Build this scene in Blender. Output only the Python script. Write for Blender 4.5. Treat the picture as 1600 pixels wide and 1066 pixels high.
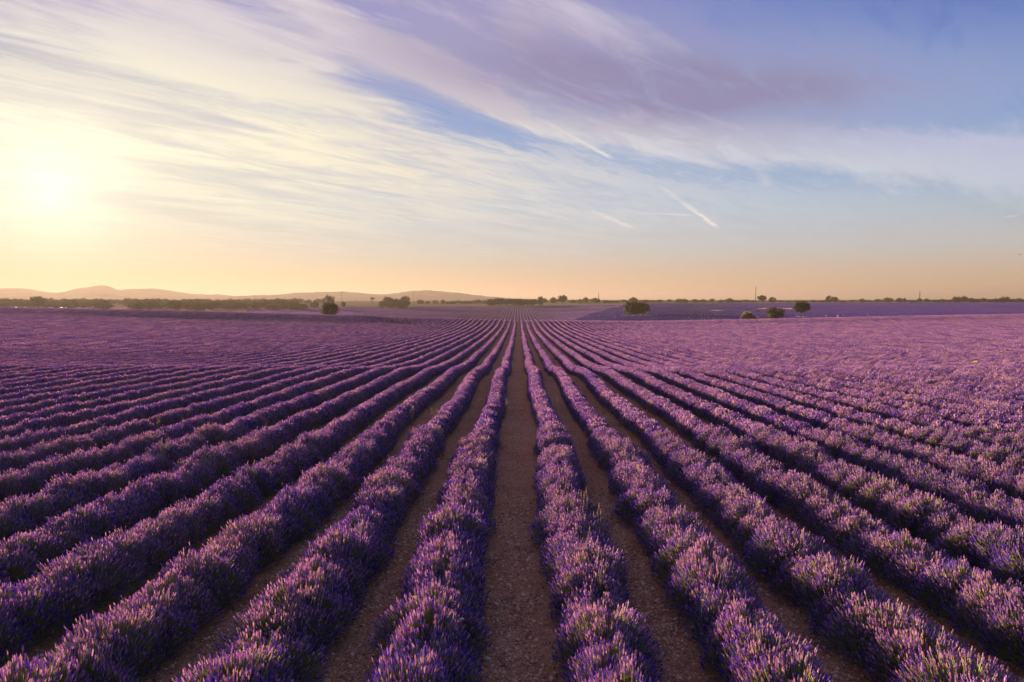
import bpy, math, random
import numpy as np
from mathutils import Vector

# ------------------------------------------------------------------ basics
sc = bpy.context.scene
for o in list(bpy.data.objects):
    bpy.data.objects.remove(o)
C = sc.collection
R = math.radians
rng = np.random.default_rng(7)
random.seed(7)

FPX, CX, HY = 1155.0, 810.0, 468.0      # focal length and vanishing point measured in the photograph (1600 px wide)
CAMZ = 3.9

# ------------------------------------------------------------------ camera
cam = bpy.data.cameras.new('camera')
cam.sensor_width = 36.0
cam.lens = FPX / 1600 * 36
cam.clip_start = 0.1
cam.clip_end = 60000
cam_o = bpy.data.objects.new('camera', cam)
cam_o.location = (0, 0, CAMZ)
cam_o.rotation_euler = (R(90) - math.atan((533 - HY) / FPX), 0, math.atan((CX - 800) / FPX))
C.objects.link(cam_o)
sc.camera = cam_o

# ------------------------------------------------------------------ node helper
class NT:
    def __init__(s, tree):
        s.t = tree; s.n = tree.nodes; s.l = tree.links
    def __call__(s, typ, ins=None, **kw):
        nd = s.n.new(typ)
        for k, v in kw.items():
            setattr(nd, k, v)
        for k, v in (ins or {}).items():
            sock = nd.inputs[k]
            if isinstance(v, bpy.types.NodeSocket):
                s.l.new(v, sock)
            else:
                sock.default_value = v
        return nd
    def m(s, op, a, b=None, c=None, clamp=False):
        ins = {0: a}
        if b is not None: ins[1] = b
        if c is not None: ins[2] = c
        return s('ShaderNodeMath', ins, operation=op, use_clamp=clamp).outputs[0]
    def vm(s, op, a, b=None):
        ins = {0: a}
        if b is not None: ins[1] = b
        nd = s('ShaderNodeVectorMath', ins, operation=op)
        return nd.outputs['Value'] if op in ('DOT_PRODUCT', 'LENGTH', 'DISTANCE') else nd.outputs[0]
    def mix(s, f, a, b, blend='MIX'):
        nd = s('ShaderNodeMix', data_type='RGBA', blend_type=blend)
        for idx, v in ((0, f), (6, a), (7, b)):
            if isinstance(v, bpy.types.NodeSocket): s.l.new(v, nd.inputs[idx])
            else: nd.inputs[idx].default_value = v if idx == 0 else (*v, 1) if len(v) == 3 else v
        return nd.outputs[2]
    def noise(s, vec, scale, detail=4, rough=.55, dist=0, out=0):
        return s('ShaderNodeTexNoise', {'Vector': vec, 'Scale': scale, 'Detail': detail, 'Roughness': rough, 'Distortion': dist}).outputs[out]
    def smooth(s, v, lo, hi, a=0., b=1.):
        return s('ShaderNodeMapRange', {0: v, 1: lo, 2: hi, 3: a, 4: b}, interpolation_type='SMOOTHSTEP').outputs[0]
    def ramp(s, f, stops, interp='LINEAR'):
        nd = s('ShaderNodeValToRGB', {0: f})
        e = nd.color_ramp.elements
        nd.color_ramp.interpolation = interp
        while len(e) < len(stops): e.new(.5)
        for el, (p, c) in zip(e, stops):
            el.position = p; el.color = (*c, 1)
        return nd.outputs[0]

def srgb(r, g, b):
    f = lambda c: (c / 255 / 12.92) if c / 255 <= .04045 else ((c / 255 + .055) / 1.055) ** 2.4
    return (f(r), f(g), f(b))

# ------------------------------------------------------------------ sun, sky, exposure
EXPO = 2.45
SUN_U, SUN_V = (80 - CX) / FPX, (HY - 366) / FPX
sun_dir = Vector((SUN_U, 1, SUN_V)).normalized()
glow_dir = Vector((SUN_U, 1, (HY - 300) / FPX)).normalized()     # the thin cloud lit from behind just above the sun
SUN_EL = math.asin(sun_dir.z)
SUN_AZ = math.atan2(sun_dir.x, sun_dir.y)
sl = bpy.data.lights.new('sun', 'SUN')
sl.energy = 5.0
sl.angle = R(1.2)
sl.color = (1.0, 0.66, 0.42)
so = bpy.data.objects.new('sun', sl)
so.rotation_euler = (-sun_dir).to_track_quat('-Z', 'Y').to_euler()
so.location = (-60, 95, 40)
C.objects.link(so)

world = bpy.data.worlds.new('World')
sc.world = world
world.use_nodes = True
world.node_tree.nodes.clear()
W = NT(world.node_tree)
sky = W('ShaderNodeTexSky', sky_type='NISHITA', sun_disc=False, sun_elevation=SUN_EL, sun_rotation=SUN_AZ, altitude=900, air_density=1.0, dust_density=1.6, ozone_density=3.0)
D = W.vm('NORMALIZE', W('ShaderNodeTexCoord').outputs['Generated'])
sep = W('ShaderNodeSeparateXYZ', {0: D})
dx, dy, dz = sep.outputs
up = W.m('MAXIMUM', dz, 0.0)
zz = W.m('ADD', up, 0.05)
px = W.m('DIVIDE', dx, zz)
py = W.m('DIVIDE', dy, zz)
def plane_pt(x, y):
    v = Vector(((x - CX) / FPX, 1, (HY - y) / FPX)).normalized()
    return v.x / (v.z + .05), v.y / (v.z + .05)
# azimuth / elevation of a direction, for where the cloud banks lie
az = W.m('ARCTAN2', dx, dy)
el = W.m('ARCSINE', dz)
def blob(x, y, rx, ry, slope=0.0):
    a0, e0 = math.atan((x - CX) / FPX), math.atan((HY - y) / math.hypot(FPX, x - CX))
    a = W.m('SUBTRACT', az, a0); e = W.m('SUBTRACT', el, e0)
    e = W.m('MULTIPLY_ADD', a, slope, e)
    a = W.m('DIVIDE', a, rx / FPX); e = W.m('DIVIDE', e, ry / FPX)
    s_ = W.m('MULTIPLY_ADD', a, a, W.m('MULTIPLY', e, e))
    return W.m('POWER', 2.718, W.m('MULTIPLY', s_, -1.0))
TH = R(40)
ca = W.m('MULTIPLY_ADD', px, math.sin(TH), W.m('MULTIPLY', py, math.cos(TH)))
cb = W.m('MULTIPLY_ADD', px, math.cos(TH), W.m('MULTIPLY', py, -math.sin(TH)))
streak = W('ShaderNodeCombineXYZ', {0: W.m('MULTIPLY', ca, .22), 1: W.m('MULTIPLY', cb, .80), 2: 3.1}).outputs[0]
broad = W('ShaderNodeCombineXYZ', {0: W.m('MULTIPLY', ca, .10), 1: W.m('MULTIPLY', cb, .24), 2: 9.3}).outputs[0]
n1 = W.noise(streak, 2.6, 9, .6, .5)
n2 = W.noise(broad, 2.2, 6, .55, .3)
n3 = W.noise(streak, 7.5, 8, .62, 1.0)
n4 = W.noise(W('ShaderNodeCombineXYZ', {0: W.m('MULTIPLY', ca, .75), 1: W.m('MULTIPLY', cb, 2.2), 2: 5.7}).outputs[0], 6.0, 6, .6, .8)
cov = .34
for (b, wgt) in ((blob(280, 50, 480, 80, .20), .38), (blob(960, 90, 330, 80, .12), .34), (blob(1180, 228, 420, 40, .14), .46), (blob(1540, 262, 190, 34, 0), .36),
                 (blob(790, 200, 210, 36, .26), -.55), (blob(900, 330, 330, 34, .05), -.12), (blob(1480, 70, 330, 130, 0), -.36), (blob(1280, 282, 200, 24, .08), -.30), (blob(620, 95, 210, 24, .44), .34), (blob(790, 185, 150, 22, .44), .30), (blob(1000, 300, 420, 40, .08), .10)):
    cov = W.m('MULTIPLY_ADD', b, wgt, cov)
dens = W.m('ADD', W.m('MULTIPLY_ADD', n1, .95, W.m('MULTIPLY', n2, .55)), W.m('MULTIPLY', n3, .55))
dens = W.m('ADD', W.m('SUBTRACT', W.m('MULTIPLY_ADD', n4, .22, dens), 1.36), cov)
fade = W.smooth(dz, .05, .16)
cirrus = W.m('MULTIPLY', W.smooth(dens, .02, .50), W.m('MULTIPLY_ADD', fade, .72, .16))
# the long bank whose upper edge falls from the left towards the right
line = W.m('MULTIPLY_ADD', az, -.134, .200)
line = W.m('MULTIPLY_ADD', W.m('MULTIPLY', az, az), -.098, line)
edge_e = W.m('SUBTRACT', W.m('ADD', el, W.m('MULTIPLY_ADD', n1, .13, W.m('MULTIPLY_ADD', n3, .07, W.m('MULTIPLY_ADD', n4, .05, -.125)))), line)
bank_c = W.m('MULTIPLY', W.smooth(edge_e, -.012, .016, 1., 0.), W.smooth(edge_e, -.19, -.02, .35, 1.))
bank_c = W.m('MULTIPLY', bank_c, W.smooth(az, -.30, .50, 1.0, .30))
bank_c = W.m('MULTIPLY', bank_c, W.m('MULTIPLY_ADD', W.smooth(W.m('MULTIPLY_ADD', n4, .3, W.m('ADD', n1, n3)), .80, 1.35), .60, .46), clamp=True)
bank_c = W.m('MULTIPLY', bank_c, W.m('MULTIPLY_ADD', W.smooth(dz, .03, .12), .85, .15))
low = W.m('MULTIPLY', W.m('MULTIPLY', W.smooth(n3, .48, .70), W.smooth(az, .5, -.2, .1, .6)), W.m('MULTIPLY', W.smooth(el, .03, .07), W.smooth(el, .12, .20, 1., 0.)))
cloud = W.m('MAXIMUM', W.m('MAXIMUM', cirrus, bank_c), low)
# contrails
trail = 0.0
for (x0, y0, x1, y1, wd, st) in ((1033, 296, 1118, 357, .009, 1.2), (838, 188, 955, 252, .007, .8), (905, 322, 985, 357, .013, .8), (960, 332, 1078, 338, .009, .75), (1178, 262, 1195, 292, .014, .28), (1548, 343, 1575, 339, .010, .6)):
    (ax, ay), (bx_, by_) = plane_pt(x0, y0), plane_pt(x1, y1)
    ex, ey = bx_ - ax, by_ - ay; L2 = ex * ex + ey * ey
    qx = W.m('SUBTRACT', px, ax); qy = W.m('SUBTRACT', py, ay)
    t = W.m('DIVIDE', W.m('MULTIPLY_ADD', qx, ex, W.m('MULTIPLY', qy, ey)), L2, clamp=True)
    rx_ = W.m('MULTIPLY_ADD', t, -ex, qx); ry_ = W.m('MULTIPLY_ADD', t, -ey, qy)
    dist = W.m('SQRT', W.m('MULTIPLY_ADD', rx_, rx_, W.m('MULTIPLY', ry_, ry_)))
    wob = W.m('MULTIPLY_ADD', n3, .16, -.08)
    dist = W.m('ADD', dist, W.m('MULTIPLY', W.m('ABSOLUTE', wob), 1.0))
    tr = W.smooth(dist, wd * .8, wd * 5.0, st, 0.)
    tr = W.m('MULTIPLY', W.m('MULTIPLY', tr, W.m('MULTIPLY_ADD', t, .9, .1)), W.smooth(t, .88, 1.0, 1., .3))
    tr = W.m('MULTIPLY', tr, W.m('MULTIPLY_ADD', n3, 1.0, .5))
    trail = W.m('MAXIMUM', trail, tr)
sdot = W.vm('DOT_PRODUCT', D, tuple(glow_dir))
sang = W.m('ARCCOSINE', W.m('MINIMUM', sdot, .99999))
# thin high cloud: white-gold towards the sun, lilac grey higher up and where it is thick
near_sun = W.smooth(sang, .06, .95, 1., 0.)
ccol = W.ramp(near_sun, ((0, srgb(206, 210, 220)), (.3, srgb(222, 218, 214)), (.65, srgb(234, 226, 208)), (.85, srgb(246, 238, 212)), (1, srgb(253, 246, 218))))
lil = W.smooth(W.m('SUBTRACT', el, line), .0, .10)
ccol = W.mix(W.smooth(n1, .52, .36, 0., .45), ccol, srgb(206, 200, 204))
hi = W.ramp(near_sun, ((0, srgb(186, 192, 218)), (.3, srgb(210, 200, 214)), (.6, srgb(214, 204, 212)), (1, srgb(224, 216, 214))))
ccol = W.mix(lil, ccol, hi)
thick = W.m('MULTIPLY', W.m('ADD', blob(900, 95, 350, 84, .13), W.m('MULTIPLY', blob(1060, 145, 380, 52, .09), .8)), W.m('MULTIPLY_ADD', n2, 2.6, -.55), clamp=True)
thick = W.m('MULTIPLY_ADD', W.smooth(n3, .45, .75), -.30, thick, clamp=True)
cloud = W.m('MAXIMUM', cloud, W.m('MULTIPLY', thick, .85))
ccol = W.mix(W.m('MULTIPLY', thick, .92), ccol, srgb(138, 128, 164))
glow = W.m('MULTIPLY', W.m('POWER', 2.718, W.m('MULTIPLY', W.m('POWER', W.m('DIVIDE', sang, .055), 1.1), -1.0)), .50)
skyc = W.mix(1.0, sky.outputs[0], (.75, 1.0, 1.6), 'MULTIPLY')
sky01 = W.vm('SCALE', skyc)
sky01.node.inputs['Scale'].default_value = .16
# thin cloud and dust spread the bright aureole: soft shoulder
den = W.vm('ADD', W.vm('MULTIPLY', sky01, (1.15, 1.15, 1.15)), (1, 1, 1))
sky01 = W.vm('DIVIDE', sky01, den)
clear = W.ramp(W.m('MULTIPLY', el, 1.8, clamp=True), ((0, srgb(226, 190, 150)), (.05, srgb(218, 198, 168)), (.11, srgb(203, 206, 204)), (.22, srgb(176, 200, 222)), (.40, srgb(140, 166, 216)), (.60, srgb(104, 128, 200)), (.75, srgb(90, 118, 194)), (1, srgb(88, 114, 186))))
violet = W.smooth(az, .45, -.1, 0., 1.)
clear = W.mix(W.m('MULTIPLY', W.m('MULTIPLY', violet, W.smooth(el, .22, .42)), .7), clear, srgb(158, 140, 202))
base = W.mix(.72, sky01, clear)
# warm dust close to the horizon
warm = W.m('POWER', 2.718, W.m('MULTIPLY', up, -25.0))
warmc = W.ramp(near_sun, ((0, srgb(216, 178, 146)), (.45, srgb(236, 196, 146)), (1, srgb(255, 222, 138))))
base = W.mix(W.m('MULTIPLY', warm, .78), base, warmc)
wide_g = W.smooth(sang, .04, .44, .40, 0.)
base = W.mix(W.m('MULTIPLY', wide_g, W.m('MULTIPLY_ADD', lil, -.8, 1.0)), base, srgb(250, 230, 176))
base = W.mix(cloud, base, ccol)
base = W.mix(W.m('MINIMUM', trail, .85), base, srgb(240, 232, 222))
g = W.vm('SCALE', (1.0, .93, .66)); W.l.new(glow, g.node.inputs['Scale'])
tot = W.vm('ADD', base, g)
fin = W.vm('SCALE', tot); fin.node.inputs['Scale'].default_value = 10.6 / 2 ** EXPO
bg = W('ShaderNodeBackground', {'Color': fin, 'Strength': .1})
wo = W('ShaderNodeOutputWorld', {'Surface': bg.outputs[0]})
world.cycles.sampling_method = 'MANUAL'
world.cycles.sample_map_resolution = 512

sc.view_settings.view_transform = 'Standard'
sc.view_settings.look = 'None'
sc.view_settings.exposure = EXPO
sc.view_settings.gamma = 1.0
sc.view_settings.use_curve_mapping = False
sc.render.engine = 'CYCLES'
sc.cycles.max_bounces = 5
sc.cycles.diffuse_bounces = 3
sc.cycles.transmission_bounces = 3
sc.cycles.volume_bounces = 0
sc.cycles.caustics_reflective = False
sc.cycles.caustics_refractive = False
sc.cycles.use_denoising = True

# ------------------------------------------------------------------ materials
def material(name):
    m = bpy.data.materials.new(name)
    m.use_nodes = True
    m.node_tree.nodes.clear()
    return m, NT(m.node_tree)
def finish(m, N, col, rough=.8, trans=0.0, tcol=None, bump=None, bstr=.4, bdist=.02, spec=.3):
    nrm = {}
    if bump is not None:
        nrm = {'Normal': N('ShaderNodeBump', {'Height': bump, 'Strength': bstr, 'Distance': bdist}).outputs[0]}
    p = N('ShaderNodeBsdfPrincipled', {'Base Color': col if isinstance(col, bpy.types.NodeSocket) else (*col, 1), 'Roughness': rough, 'Specular IOR Level': spec, **nrm})
    out = p.outputs[0]
    if trans:
        tr = N('ShaderNodeBsdfTranslucent', {'Color': tcol if tcol is not None else col if isinstance(col, bpy.types.NodeSocket) else (*col, 1)})
        out = N('ShaderNodeMixShader', {0: trans, 1: out, 2: tr.outputs[0]}).outputs[0]
    N('ShaderNodeOutputMaterial', {'Surface': out})
    return m

def flower_mat(name, stops, patch):
    m, N = material(name)
    tone = N('ShaderNodeAttribute', attribute_name='tone').outputs['Fac']
    pos = N('ShaderNodeNewGeometry').outputs['Position']
    rnd = N('ShaderNodeObjectInfo').outputs['Random']
    big = N.noise(pos, patch, 3, .6)
    t = N.m('ADD', tone, N.m('MULTIPLY_ADD', big, .5, -.25))
    t = N.m('ADD', t, N.m('MULTIPLY_ADD', rnd, .16, -.08), clamp=True)
    col = N.ramp(t, stops)
    return finish(m, N, col, .7, .6, bump=None, spec=.15)
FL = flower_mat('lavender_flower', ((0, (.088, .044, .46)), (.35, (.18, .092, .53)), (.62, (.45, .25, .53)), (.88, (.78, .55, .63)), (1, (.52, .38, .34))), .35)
FL_FAR = flower_mat('lavender_flower_violet', ((0, (.050, .028, .28)), (.5, (.11, .06, .38)), (1, (.26, .15, .45))), .03)
FL_GREY = flower_mat('lavender_flower_mauve', ((0, (.14, .065, .36)), (.5, (.27, .14, .46)), (1, (.45, .29, .54))), .03)
def leaf_mat(name, a, b, trans=.3):
    m, N = material(name)
    tone = N('ShaderNodeAttribute', attribute_name='tone').outputs['Fac']
    rnd = N('ShaderNodeObjectInfo').outputs['Random']
    t = N.m('ADD', tone, N.m('MULTIPLY_ADD', rnd, .3, -.15), clamp=True)
    return finish(m, N, N.mix(t, a, b), .65, trans, spec=.25)
LF = leaf_mat('lavender_leaf', (.095, .125, .042), (.35, .37, .12))
DRY = leaf_mat('dry_stalk', (.42, .31, .12), (.62, .50, .24))
YEL = leaf_mat('yellow_petal', (.60, .48, .10), (.70, .62, .22))
CREAM = leaf_mat('cream_petal', (.60, .55, .36), (.72, .70, .52))
OAK = leaf_mat('oak_leaf', (.020, .024, .008), (.070, .066, .020), .3)
SHRUB = leaf_mat('shrub_leaf', (.09, .09, .025), (.22, .19, .05), .3)

m, N = material('bark')
pos = N('ShaderNodeTexCoord').outputs['Object']
nz = N.noise(pos, 6, 6, .65)
BARK = finish(m, N, N.mix(nz, (.05, .038, .026), (.12, .095, .07)), .9, bump=nz, bstr=.6)

def soil_nodes(N, pos):
    d_ = N.noise(pos, 5, 5, .6); a = N.noise(pos, .8, 6, .6); b = N.noise(pos, 14, 8, .68); c = N.noise(pos, 60, 5, .7)
    col = N.mix(N.smooth(a, .3, .7), (.540, .222, .108), (.620, .310, .168))
    col = N.mix(N.m('MULTIPLY', N.smooth(b, .42, .68), .6), col, (.300, .135, .080))
    col = N.mix(N.m('MULTIPLY', N.smooth(c, .56, .70), .55), col, (.44, .29, .20))
    h = N.m('ADD', N.m('MULTIPLY_ADD', b, 1.0, N.m('MULTIPLY', c, .35)), N.m('MULTIPLY', d_, 1.6))
    return col, h
m, N = material('soil')
pos = N('ShaderNodeNewGeometry').outputs['Position']
col, h = soil_nodes(N, pos)
yy = N('ShaderNodeSeparateXYZ', {0: pos}).outputs[1]
col = N.mix(N.smooth(yy, 245, 430), col, N.mix(N.noise(pos, .05, 4, .6), (.20, .14, .085), (.33, .22, .15)))
far = N.smooth(yy, 730, 800)
g1 = N.noise(pos, .004, 5, .6); g2 = N.noise(pos, .03, 5, .6)
land = N.ramp(g1, ((.35, (.10, .095, .045)), (.5, (.24, .19, .10)), (.65, (.13, .085, .12))))
land = N.mix(N.smooth(g2, .4, .6), land, (.20, .16, .085))
SOIL = finish(m, N, N.mix(far, col, land), .95, bump=h, bstr=1.0, bdist=.075, spec=0.0)
m, N = material('stone')
pos = N('ShaderNodeTexCoord').outputs['Object']
rnd = N('ShaderNodeObjectInfo').outputs['Random']
nz = N.noise(pos, 30, 5, .6)
sc_ = N.ramp(rnd, ((0, (.26, .115, .066)), (.45, (.46, .235, .135)), (.8, (.68, .42, .24)), (1, (.82, .62, .42))))
STONE = finish(m, N, N.mix(N.m('MULTIPLY', nz, .3), sc_, (.22, .12, .08)), .9, bump=nz, bstr=.4, bdist=.004, spec=.15)
m, N = material('pale_stone')
pos = N('ShaderNodeTexCoord').outputs['Object']
nz = N.noise(pos, 30, 5, .6)
PALE = finish(m, N, N.mix(nz, (.50, .36, .24), (.78, .60, .43)), .9, bump=nz, bstr=.4, bdist=.004, spec=.15)
m, N = material('dry_ground')
pos = N('ShaderNodeNewGeometry').outputs['Position']
nz = N.noise(pos, .9, 6, .6)
DRYG = finish(m, N, N.ramp(nz, ((.3, (.16, .12, .06)), (.5, (.34, .26, .14)), (.7, (.48, .38, .25)))), .95, bump=nz, bstr=.6, bdist=.2, spec=0.0)
m, N = material('hill')
pos = N('ShaderNodeNewGeometry').outputs['Position']
nz = N.noise(pos, .01, 6, .6)
HILL = finish(m, N, N.ramp(nz, ((.35, (.05, .055, .035)), (.6, (.13, .105, .07)))), .95, spec=0.0)
def plain(name, colr, rough=.5, spec=.4):
    m, N = material(name)
    pos = N('ShaderNodeTexCoord').outputs['Object']
    nz = N.noise(pos, 5, 4, .6)
    return finish(m, N, N.mix(N.m('MULTIPLY', nz, .35), colr, tuple(c * .7 for c in colr)), rough, spec=spec)
WHITE = plain('white_paint', (.80, .80, .78), .3, .5)
GLASS = plain('car_glass', (.03, .035, .04), .08, .6)
RUBBER = plain('rubber', (.025, .025, .025), .8)
STEEL = plain('weathered_steel', (.06, .055, .05), .8, .1)
CLOTHW = plain('white_cloth', (.78, .77, .74), .9, .1)
CLOTHD = plain('dark_cloth', (.06, .07, .11), .9, .1)
SKIN = plain('skin', (.42, .25, .17), .6)
HAIR = plain('hair', (.035, .024, .018), .6)
FEATHER = plain('feather', (.03, .026, .026), .7)

# ------------------------------------------------------------------ mesh helpers
def mesh(name, V, F, mat, tone=None, smooth=False):
    V = np.asarray(V, np.float32); me = bpy.data.meshes.new(name)
    groups = F if isinstance(F, (list, tuple)) else [F]
    groups = [np.asarray(f, np.int32) for f in groups if len(f)]
    nl = sum(f.size for f in groups); nf = sum(len(f) for f in groups)
    me.vertices.add(len(V)); me.vertices.foreach_set('co', V.ravel())
    me.loops.add(nl); me.polygons.add(nf)
    me.loops.foreach_set('vertex_index', np.concatenate([f.ravel() for f in groups]))
    tot_ = np.concatenate([np.full(len(f), f.shape[1], np.int32) for f in groups])
    st = np.concatenate([[0], np.cumsum(tot_)[:-1]]).astype(np.int32)
    me.polygons.foreach_set('loop_start', st)
    me.update(calc_edges=True)
    if smooth: me.polygons.foreach_set('use_smooth', np.ones(nf, bool))
    if tone is not None:
        a = me.attributes.new('tone', 'FLOAT', 'POINT'); a.data.foreach_set('value', np.asarray(tone, np.float32))
    for mm in (mat if isinstance(mat, (list, tuple)) else [mat]): me.materials.append(mm)
    me.validate()
    return me
def tag(o, label=None, cat=None, group=None, kind=None):
    if label: o['label'] = label
    if cat: o['category'] = cat
    if group: o['group'] = group
    if kind: o['kind'] = kind
    return o
def obj(name, me, parent=None, loc=(0, 0, 0), rz=0, scale=None):
    o = bpy.data.objects.new(name, me); C.objects.link(o)
    o.parent = parent; o.location = loc; o.rotation_euler = (0, 0, rz)
    if scale is not None: o.scale = scale if hasattr(scale, '__len__') else (scale,) * 3
    return o
def empty(name, loc, rz=0, scale=None):
    o = obj(name, None, None, loc, rz, scale); o.empty_display_size = .2
    return o
class MB:
    """collects tubes, boxes, lathes; one mesh"""
    def __init__(s): s.V = []; s.Q = []; s.T = []; s.k = 0
    def add(s, V, Q=(), T=()):
        V = np.asarray(V, float); s.V.append(V)
        if len(Q): s.Q.append(np.asarray(Q) + s.k)
        if len(T): s.T.append(np.asarray(T) + s.k)
        s.k += len(V)
    def tube(s, P, rad, n=6):
        P = np.asarray(P, float); rad = np.broadcast_to(rad, len(P))
        rings = []
        for i in range(len(P)):
            d = P[min(i + 1, len(P) - 1)] - P[max(i - 1, 0)]; d = d / (np.linalg.norm(d) + 1e-9)
            a = np.cross(d, (0, 0, 1) if abs(d[2]) < .9 else (1, 0, 0)); a /= np.linalg.norm(a); b = np.cross(d, a)
            th = np.arange(n) * 2 * math.pi / n
            rings.append(P[i] + rad[i] * (np.cos(th)[:, None] * a + np.sin(th)[:, None] * b))
        V = np.concatenate(rings + [P[:1], P[-1:]]); Q = []; T = []
        m_ = len(P)
        for i in range(m_ - 1):
            for j in range(n):
                j2 = (j + 1) % n
                Q.append((i * n + j, i * n + j2, (i + 1) * n + j2, (i + 1) * n + j))
        for j in range(n):
            j2 = (j + 1) % n
            T.append((m_ * n, j2, j)); T.append((m_ * n + 1, (m_ - 1) * n + j, (m_ - 1) * n + j2))
        s.add(V, Q, T)
    def prism(s, outline, y0, y1, taper=1.0):
        """outline in x,z extruded along y"""
        o = np.asarray(outline, float); n = len(o)
        c = o.mean(0)
        A = np.c_[o[:, 0], np.full(n, y0), o[:, 1]]; B = np.c_[o[:, 0], np.full(n, y1), o[:, 1]]
        Q = [(j, (j + 1) % n, n + (j + 1) % n, n + j) for j in range(n)]
        V = np.concatenate([A, B, [(c[0], y0, c[1]), (c[0], y1, c[1])]])
        T = [(2 * n, (j + 1) % n, j) for j in range(n)] + [(2 * n + 1, n + j, n + (j + 1) % n) for j in range(n)]
        s.add(V, Q, T)
    def ball(s, c, r, n=8, m_=6):
        c = np.asarray(c, float); r = np.broadcast_to(r, 3); V = []; Q = []
        for i in range(m_ + 1):
            ph = math.pi * i / m_ * .98 + .01
            for j in range(n):
                th = 2 * math.pi * j / n
                V.append(c + r * (math.sin(ph) * math.cos(th), math.sin(ph) * math.sin(th), math.cos(ph)))
        for i in range(m_):
            for j in range(n):
                Q.append((i * n + j, (i + 1) * n + j, (i + 1) * n + (j + 1) % n, i * n + (j + 1) % n))
        s.add(V, Q)
    def mesh(s, name, mat, tone=None, smooth=False):
        F = []
        if s.Q: F.append(np.concatenate(s.Q))
        if s.T: F.append(np.concatenate(s.T))
        V = np.concatenate(s.V)
        return mesh(name, V, F, mat, np.full(len(V), .5) if tone is None else tone, smooth)

def frames(d):
    d = d / np.linalg.norm(d, axis=1, keepdims=True)
    h = np.where(np.abs(d[:, 2:3]) < .95, np.array([[0, 0, 1.]]), np.array([[1., 0, 0]]))
    a = np.cross(h, d); a /= np.linalg.norm(a, axis=1, keepdims=True)
    b = np.cross(d, a)
    return np.stack([a, b, d], 2)                       # columns
def spread(tv, tf, M, off, scale):
    """bake copies of a template: tv (k,3), tf (f,q), M (n,3,3), off (n,3), scale (n,3)"""
    n, k = len(off), len(tv)
    V = np.einsum('nij,nkj->nki', M, tv[None] * scale[:, None, :]) + off[:, None, :]
    F = (tf[None] + (np.arange(n) * k)[:, None, None]).reshape(-1, tf.shape[1])
    return V.reshape(-1, 3), F
def lathe_t(zs, rs, n):
    th = np.arange(n) * 2 * math.pi / n
    V = np.concatenate([np.c_[r * np.cos(th + .5 * i), r * np.sin(th + .5 * i), np.full(n, z)] for i, (z, r) in enumerate(zip(zs, rs))])
    F = [(i * n + j, i * n + (j + 1) % n, (i + 1) * n + (j + 1) % n, (i + 1) * n + j) for i in range(len(zs) - 1) for j in range(n)]
    return V, np.array(F)

# ------------------------------------------------------------------ terrain
PY = np.array([-80, 0, 5, 7, 9, 11.5, 16, 20, 25, 29, 37, 43, 47, 51, 57, 64, 80, 102, 130, 166, 200, 225, 238])
PZ = np.array([.6, .30, .15, .06, -.07, -.19, -.33, -.44, -.56, -.64, -.82, -.95, -1.02, -1.36, -1.62, -1.84, -2.22, -2.68, -3.15, -3.60, -3.62, -3.45, -3.36])
TX = np.array([-1500, -400, 0, 250, 500, 650, 800, 1000, 1200, 1400, 1600, 2000, 3100.])
TD = np.array([238, 262, 300, 400, 550, 650, 800, 1000, 1300, 2500, 6000, 30000.])
CREST = np.array([477, 478, 483, 487, 494, 498.5, 503, 505, 501, 496.5, 493, 490, 488.])
TT = np.array([
    CREST,
    CREST + [1, 1, 2, 3, 4, 5, 6, 3, 1.5, 2, 2, 2, 2],
    [482, 483, 487, 491, 500, 505, 511, 505, 500.6, 497, 494, 492, 490],
    [481, 482, 486, 490, 495.5, 499, 504, 493, 492, 490, 488.5, 487, 485],
    [480, 481, 484, 486.5, 489, 490, 491.5, 486, 484, 483.5, 483, 482, 481],
    [479, 480, 482, 484, 484, 484, 483.5, 480, 479, 478.5, 478.5, 478, 478],
    [476, 477, 478, 479, 478, 477.5, 476.5, 475, 474.5, 474, 474, 474, 474],
    [473, 474, 474, 474, 474, 473.5, 473, 472.2, 472, 472, 472, 472, 472],
    [471.5] * 13, [469.6] * 13, [468.7] * 13, [468.1] * 13])
def ground(X, Y):
    X = np.asarray(X, float); Y = np.asarray(Y, float)
    sh = X.shape; X = X.ravel(); Y = Y.ravel()
    z0 = np.interp(Y, PY, PZ)
    z0 = (z0 + np.interp(Y - 1.5, PY, PZ) + np.interp(Y + 1.5, PY, PZ)) / 3
    lat = np.where(X < 0, 4.0 * (X / 161) ** 2, 2.0 * (X / 158) ** 2)
    lat = np.minimum(lat, 6)
    zn = z0 + lat
    xp = CX + FPX * X / np.maximum(Y, 1)
    res = np.empty((len(TD), len(X)))
    for i in range(len(TD)): res[i] = np.interp(xp, TX, TT[i])
    lt = np.interp(np.log(np.clip(Y, 238, 29999)), np.log(TD), np.arange(len(TD)))
    i0 = np.minimum(lt.astype(int), len(TD) - 2); f = lt - i0
    f = f * .6 + .4 * f * f * (3 - 2 * f)
    ar = np.arange(len(X))
    ypx = res[i0, ar] * (1 - f) + res[i0 + 1, ar] * f
    zf = CAMZ - (ypx - HY) * Y / FPX
    w = np.clip((Y - 205) / 40, 0, 1); w = w * w * (3 - 2 * w)
    z = zn * (1 - w) + zf * w
    return z.reshape(sh)
def gz(x, y): return float(ground(np.array([x]), np.array([y]))[0])
def at(xpx, d): return (d * (xpx - CX) / FPX, d)

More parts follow.
